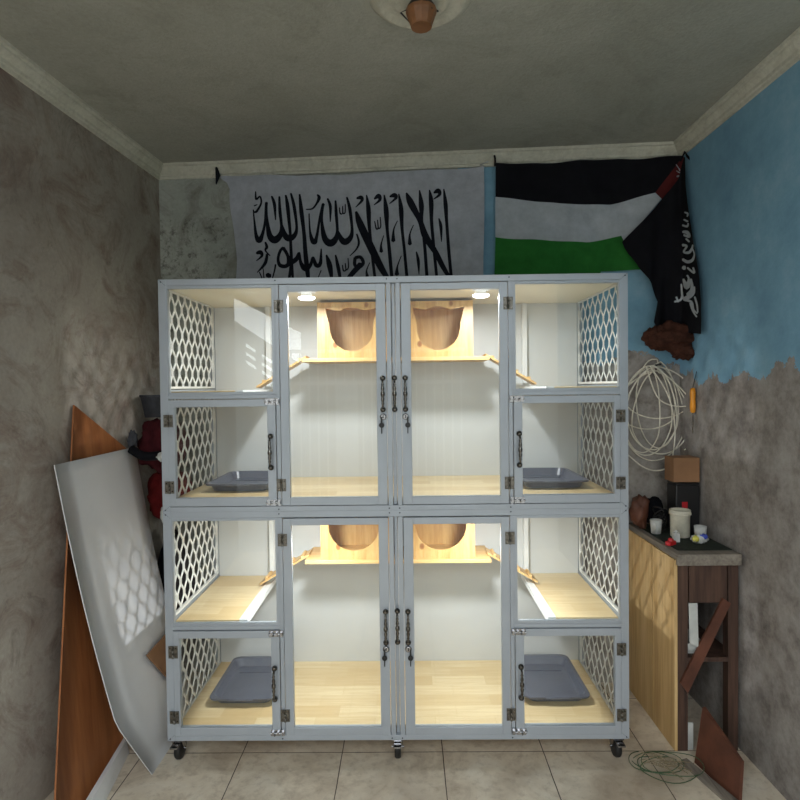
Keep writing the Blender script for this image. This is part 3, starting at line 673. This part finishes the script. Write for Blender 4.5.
# white pot
p = (1.245, .33, .803)
t = thing('pot', p, 'stained white cylindrical pot standing on the workbench', 'pot')
MB().lathe([(.0, .001), (.037, .001), (.040, .004), (.041, .10), (.044, .103), (.044, .118), (.042, .12), (.039, .118), (.038, .012), (0, .012)], (0, 0, 0), 'z', 24).build('body', 'pot', t)
MB().lathe([(.0445, .099), (.046, .1), (.046, .108), (.0445, .109)], (0, 0, 0), 'z', 24).build('rim_band', 'pot', t)
for (x, y, la, h, r) in ((1.165, .39, 'small white cup left of the white pot', .062, .026), (1.31, .28, 'small white cup right of the white pot', .058, .026)):
    b = MB(); b.lathe([(0, 0.001), (r*.8, .001), (r, h), (r*.93, h), (r*.74, .006), (0, .006)], (0, 0, 0), 'z', 18)
    b.tube([(r*.9, 0, h*.8), (r*1.5, 0, h*.7), (r*1.5, 0, h*.35), (r*.85, 0, h*.25)], .003, 6); o = b.build('cup', 'white_plastic'); o.location = (x, y, .803); o.rotation_euler.z = -2 if x < 1.2 else 1; tag(o, la, 'cup')
b = MB(); b.box(-.012, .012, -.012, .012, 0, .04); b.lathe([(.006, .04), (.006, .05)], n=10); o = b.build('adapter', 'white_plastic', bevel=.002); o.location = (1.19, .245, .803); tag(o, 'small white plug adapter in front of the white pot', 'adapter')
b = MB(); b.blob((0, 0, .02), (.035, .02, .02), .25, 4, 3, 3, 0); b.blob((.012, -.008, .03), (.018, .014, .012), .2, 7, 3, 3, 1); b.blob((-.02, -.008, .022), (.015, .014, .014), .2, 9, 3, 3, 2)
o = b.build('snack_packet', ['white_plastic', 'blue_plastic', 'yellow']); o.location = (1.275, .215, .803); tag(o, 'crumpled white, blue and yellow plastic packet on the workbench', 'packet')
b = MB(); b.box(-.022, .022, -.012, .012, 0, .018); b.lathe([(.012, .018), (.010, .028), (.004, .03)], n=14); o = b.build('clamp_knob', 'red_plastic', bevel=.003); o.location = (1.148, .20, .801); o.rotation_euler.z = .6; tag(o, 'red plastic knob lying at the edge of the workbench', 'knob')
# boxes behind
t = thing('toolbox', (1.308, .44, .803), 'dark toolbox with a red label at the back of the workbench', 'toolbox')
MB().box(-.052, .055, -.045, .05, 0, .215).build('body', 'black', t, .006); MB().box(-.025, .0, -.0465, -.045, .08, .14).build('red_label', 'red_plastic', t)
b = MB(); b.box(-.050, .053, -.043, .048, .216, .223); b.tube([(-.03, 0, .22), (-.03, 0, .226), (.03, 0, .226), (.03, 0, .22)], .002, 6); b.build('lid', 'black', t)
t = tag(MB().box(-.062, .055, -.045, .05, 0, .11).build('cardboard_box', 'cardboard', bevel=.002), 'brown cardboard box on top of the dark toolbox', 'box'); t.location = (1.308, .44, 1.0315)
b = MB(); b.blob((0, 0, 0), (.036, .045, .075), .3, 3, 3, 2); o = b.build('leather_pouch', 'rust'); o.location = (1.135, .50, .88); tag(o, 'dark reddish brown pouch at the back left of the workbench', 'pouch')
b = MB()
for k in range(5):
    b.tube([(1.21+.022*math.cos(a*PI/10)*(1+.1*k), .455+.03*math.sin(a*PI/10), .806+.012*k+.03*(1+math.sin(a*PI/10+k))) for a in range(20)], .0035, 6, 0, True)
tag(b.build('black_cable', 'rubber'), 'loops of thick black cable behind the white pot', 'cable')
lump0 = MB(); lump0.blob((0, 0, 0), (.05, .035, .065), .2, 21, 3); lump0 = lump0.build('black_pouch', 'black_cloth'); lump0.location = (1.215, .555, .87); tag(lump0, 'black fabric pouch against the wall behind the small cup', 'pouch')
# papers and board around the bench
b = MB(); b.hexa([(1.17, .079, .44), (1.205, .079, .42), (1.205, .081, .42), (1.17, .081, .44)], [(1.165, .078, .60), (1.20, .078, .60), (1.20, .080, .60), (1.165, .080, .60)]); tag(b.build('paper_strip', 'white_plastic'), 'white paper strip stuck on the front of the workbench', 'paper')
b = MB(); b.box(1.15, 1.25, .12, .45, .379, .40); b.box(1.155, 1.24, .10, .44, .4005, .43); tag(b.build('paper_stack', 'white_plastic'), 'stack of white paper on the lower bench shelf', 'paper')
b = MB(); b.box(1.135, 1.19, .092, .096, .20, .31); tag(b.build('white_tile', 'white_plastic'), 'white offcut leaning inside the foot of the workbench', 'offcut')
for o_ in [x for x in C.objects if x.name == 'white_tile']: o_.location.z = -.2
b = MB(); A0, B0, V0, TH = np.array([1.20, -.22, 0]), np.array([1.155, .01, 0]), np.array([.035, .007, .215]), np.array([.013, .003, -.001])
q = [A0, B0, B0+V0, A0+V0*.62+np.array([0, .02, 0])]; b.add([p for p in q]+[p+TH for p in q], [(0, 1, 2, 3), (7, 6, 5, 4), (0, 4, 5, 1), (1, 5, 6, 2), (2, 6, 7, 3), (3, 7, 4, 0)])
tag(b.build('brown_board', 'rust'), 'reddish brown board leaning at the foot of the workbench', 'board')
b = MB(); pts = smooth([(1.365, .46, 1.64), (1.362, .45, 1.56), (1.36, .45, 1.50)], 4); b.tube([tuple(p) for p in pts], .002, 6)
t = thing('screwdriver', (1.358, .45, 1.40), 'orange handled screwdriver hanging on the right wall', 'screwdriver')
MB().lathe([(0, .055), (.010, .052), (.013, .03), (.011, 0), (.013, -.03), (.011, -.055), (.006, -.06)], n=14).build('handle', 'orange', t); MB().lathe([(.003, -.06), (.003, -.15), (.001, -.155)], n=8).build('shaft', 'dark_chrome', t); MB().tube([(0, 0, .054), (.008, 0, .09), (.018, 0, .13)], .0015, 6).build('string', 'black', t)

# ------------------------------------------------------------------ wire and sticks on the floor at the right
b = MB()
for k in range(5):
    cx, cy, rr = 1.035+rnd.uniform(-.05, .06), -.04+rnd.uniform(-.03, .04), rnd.uniform(.07, .12)
    b.tube([(cx+rr*1.15*math.cos(a*PI/14+k), cy+rr*.8*math.sin(a*PI/14+k), .004+.007*k+.004*math.sin(3*a*PI/14)) for a in range(24+k)], .0016, 6)
tag(b.build('wire_tangle', 'green_wire'), 'tangle of thin green wire on the floor below the right end', 'wire')
b = MB()
for k in range(14):
    x, y = .97+rnd.uniform(-.03, .06), -.02+rnd.uniform(-.06, .06); a = rnd.uniform(-.9, .2); l = rnd.uniform(.06, .12)
    b.tube([(x, y, .003+.003*k), (x+l*.5*math.cos(a), y+l*.5*math.sin(a), .006+.003*k+rnd.uniform(0, .012)), (x+l*math.cos(a), y+l*math.sin(a), .003+.002*k)], .0016, 6)
tag(b.build('twine_scraps', 'twine'), 'straw coloured twine scraps on the floor in front of the plywood', 'twine')
b = MB(); b.hexa([(1.10, .0, 0), (1.16, -.24, 0), (1.195, -.23, 0), (1.125, .01, 0)], [(1.10, .0, .018), (1.16, -.24, .018), (1.195, -.23, .018), (1.125, .01, .018)]); tag(b.build('wooden_batten', 'grey_wood'), 'grey wooden batten lying on the floor by the brown board', 'batten')
b = MB(); b.tube([(1.00, .05, .18), (1.06, .045, .12), (1.10, .04, .05), (1.145, .0, .004)], .0016, 6) if False else None

# ------------------------------------------------------------------ boards leaning at the left
def lean(name, near, cols, mat, th, lab, cat, bend=0.):       # sheet through four corner points, given thickness, gently bent
    a, b_, c, d = [np.array(q) for q in cols]                # bottom near, bottom far, top far, top near
    n = np.cross(b_-a, d-a); n = n/np.linalg.norm(n); n = n if n[0] > 0 else -n; b = MB()
    def f(u, v, o): return (a*(1-u)+b_*u)*(1-v)+(d*(1-u)+c*u)*v+n*(bend*math.sin(PI*v)+o)
    N, K = 4, 14
    for o in (0, th): b.grid(lambda u, v: f(u, v, o), N, K)
    m = (N+1)*(K+1)
    for j in range(K): b.f += [[j*(N+1), (j+1)*(N+1), m+(j+1)*(N+1), m+j*(N+1)], [j*(N+1)+N, m+j*(N+1)+N, m+(j+1)*(N+1)+N, (j+1)*(N+1)+N]]; b.m += [0, 0]; b.sm += [False]*2
    for i in range(N): b.f += [[i, m+i, m+i+1, i+1], [K*(N+1)+i, K*(N+1)+i+1, m+K*(N+1)+i+1, m+K*(N+1)+i]]; b.m += [0, 0]; b.sm += [False]*2
    o = b.build(name, mat); return tag(o, lab, cat)
def sheet():
    # outline in (depth, height); x follows a gentle bend from the floor up to the wall
    def X(z): 
        f = z/1.21; return -.945-.275*f-.022*math.sin(PI*f)
    b = MB(); K = 26
    def near(z): return -.17 if z > .26 else -.05-.12*(z/.26)
    def far(z): return .47-.05*(1-z/1.21)
    for o in (0, .004): b.grid(lambda u, v: (X(v*1.21)+o, near(v*1.21)*(1-u)+far(v*1.21)*u, v*1.21), 6, K)
    m = 7*(K+1)
    for j in range(K):
        for i0 in (0, 6): b.f.append([j*7+i0, (j+1)*7+i0, m+(j+1)*7+i0, m+j*7+i0]); b.m.append(0); b.sm.append(False)
    for i in range(6):
        for j0 in (0, K*7): b.f.append([j0+i, m+j0+i, m+j0+i+1, j0+i+1]); b.m.append(0); b.sm.append(False)
    return b
tag(sheet().build('laminate_sheet', 'sheet'), 'tall white laminate sheet leaning on the left wall beside the cages', 'sheet')
lean('hardboard', 0, [(-1.11, -.42, 0.0), (-1.15, .14, 0.0), (-1.230, .40, 1.21), (-1.252, .02, 1.42)], 'brown_board', .006, 'brown hardboard leaning behind the white laminate sheet', 'board', 0)
b = MB(); a_, b_, c_ = [np.array(q) for q in ((-1.032, .12, .385), (-1.028, .42, .40), (-.968, .31, .13))]
off = np.array([.006, 0, .001]); b.add([a_, b_, c_, a_+off, b_+off, c_+off], [(0, 1, 2), (5, 4, 3), (0, 3, 4, 1), (1, 4, 5, 2), (2, 5, 3, 0)])
tag(b.build('board_offcut', 'cardboard'), 'small triangular brown board offcut resting against the white laminate sheet', 'offcut')
b = MB(); b.hexa([(-1.02, -.36, 0), (-1.095, .09, 0), (-1.115, .09, 0), (-1.06, -.36, 0)], [(-1.04, -.36, .06), (-1.105, .09, .06), (-1.118, .09, .06), (-1.065, -.36, .06)])
tag(b.build('skirting_strip', 'white_metal'), 'pale strip lying on the floor along the brown hardboard', 'strip')
# bags and clothes hanging behind the left side of the cages
def lump(name, c, r, mat, lab, cat, amp=.16, seed=1, freq=2.4):
    b = MB(); b.blob((0, 0, 0), r, amp, seed, 4, freq); o = b.build(name, mat); o.location = c; return tag(o, lab, cat)
q = atY(163, 402, .62); t = thing('bucket', (-1.135, .52, 1.345), 'dark grey bucket on top of the bags in the left corner', 'bucket')
MB().lathe([(0, .001), (.05, .001), (.068, .095), (.073, .098), (.073, .106), (.064, .106), (.048, .008), (0, .008)], n=24).build('body', 'grey_cloth', t)
lump('maroon_bag', (-1.112, .53, 1.215), (.108, .075, .125), 'maroon', 'maroon cloth bag below the grey bucket', 'bag', .2, 4)
lump('grey_pouch', (-1.19, .39, 1.25), (.018, .03, .045), 'grey_cloth', 'small grey pouch beside the maroon bag', 'pouch', .2, 9)
lump('red_sack', (-1.098, .585, .965), (.115, .075, .13), 'red_bag', 'red sack hanging under the maroon bag', 'sack', .14, 7)
lump('dark_gap_filler', (-1.10, .60, .395), (.105, .075, .385), 'black_cloth', 'tall black filler for the dark gap behind the white sheet', 'bag', .1, 11)  # added black lump, stands in for the shadowy dark of this gap
lump('plastic_bag', (-1.05, .44, .90), (.04, .035, .055), 'white_plastic', 'small white plastic bag beneath the red sack', 'bag', .2, 13)
lump('green_ball', (-1.055, .45, .80), (.022, .022, .025), 'green_plastic', 'small round green ball under the white plastic bag', 'ball', .05, 3)
b = MB(); b.tube([tuple(p) for p in smooth([(-1.19, .37, 1.21), (-1.13, .36, 1.18), (-1.07, .37, 1.18), (-1.0, .40, 1.19)], 5)], .02, 8); tag(b.build('black_strap', 'black_cloth'), 'black strap lying across the front of the maroon bag', 'strap')
lump('rag', (-1.03, .335, 1.18), (.026, .02, .022), 'white_plastic', 'small white rag tucked in front of the black strap', 'rag', .25, 17)

# ------------------------------------------------------------------ light
for base in (.10, 1.0):
    for s in (-1, 1):
        ld = bpy.data.lights.new('cage_lamp', 'AREA'); ld.shape = 'DISK'; ld.size = .075; ld.energy = 5.8; ld.color = (.93, .97, 1); ld.spread = PI
        lo = bpy.data.objects.new('cage_lamp', ld); C.objects.link(lo); lo.location = (s*.352+XC, .125, base+.831)
pd = bpy.data.lights.new('portal', 'AREA'); pd.shape = 'RECTANGLE'; pd.size = 2.85; pd.size_y = 2.6; pd.cycles.is_portal = True
po = bpy.data.objects.new('portal', pd); C.objects.link(po); po.location = (-.04, -3.03, 1.32); po.rotation_euler = (PI/2, 0, 0)
w = bpy.data.worlds.new('sky'); bpy.context.scene.world = w; w.use_nodes = True
bg = w.node_tree.nodes['Background']; bg.inputs[0].default_value = (.90, .96, 1.0, 1); bg.inputs[1].default_value = 5.6
sc = bpy.context.scene
sc.view_settings.view_transform = 'Standard'; sc.view_settings.look = 'None'; sc.view_settings.exposure = 0; sc.view_settings.gamma = 1; sc.view_settings.use_curve_mapping = False
sc.cycles.use_denoising = True; sc.cycles.max_bounces = 8; sc.cycles.transparent_max_bounces = 16; sc.cycles.sample_clamp_indirect = 6
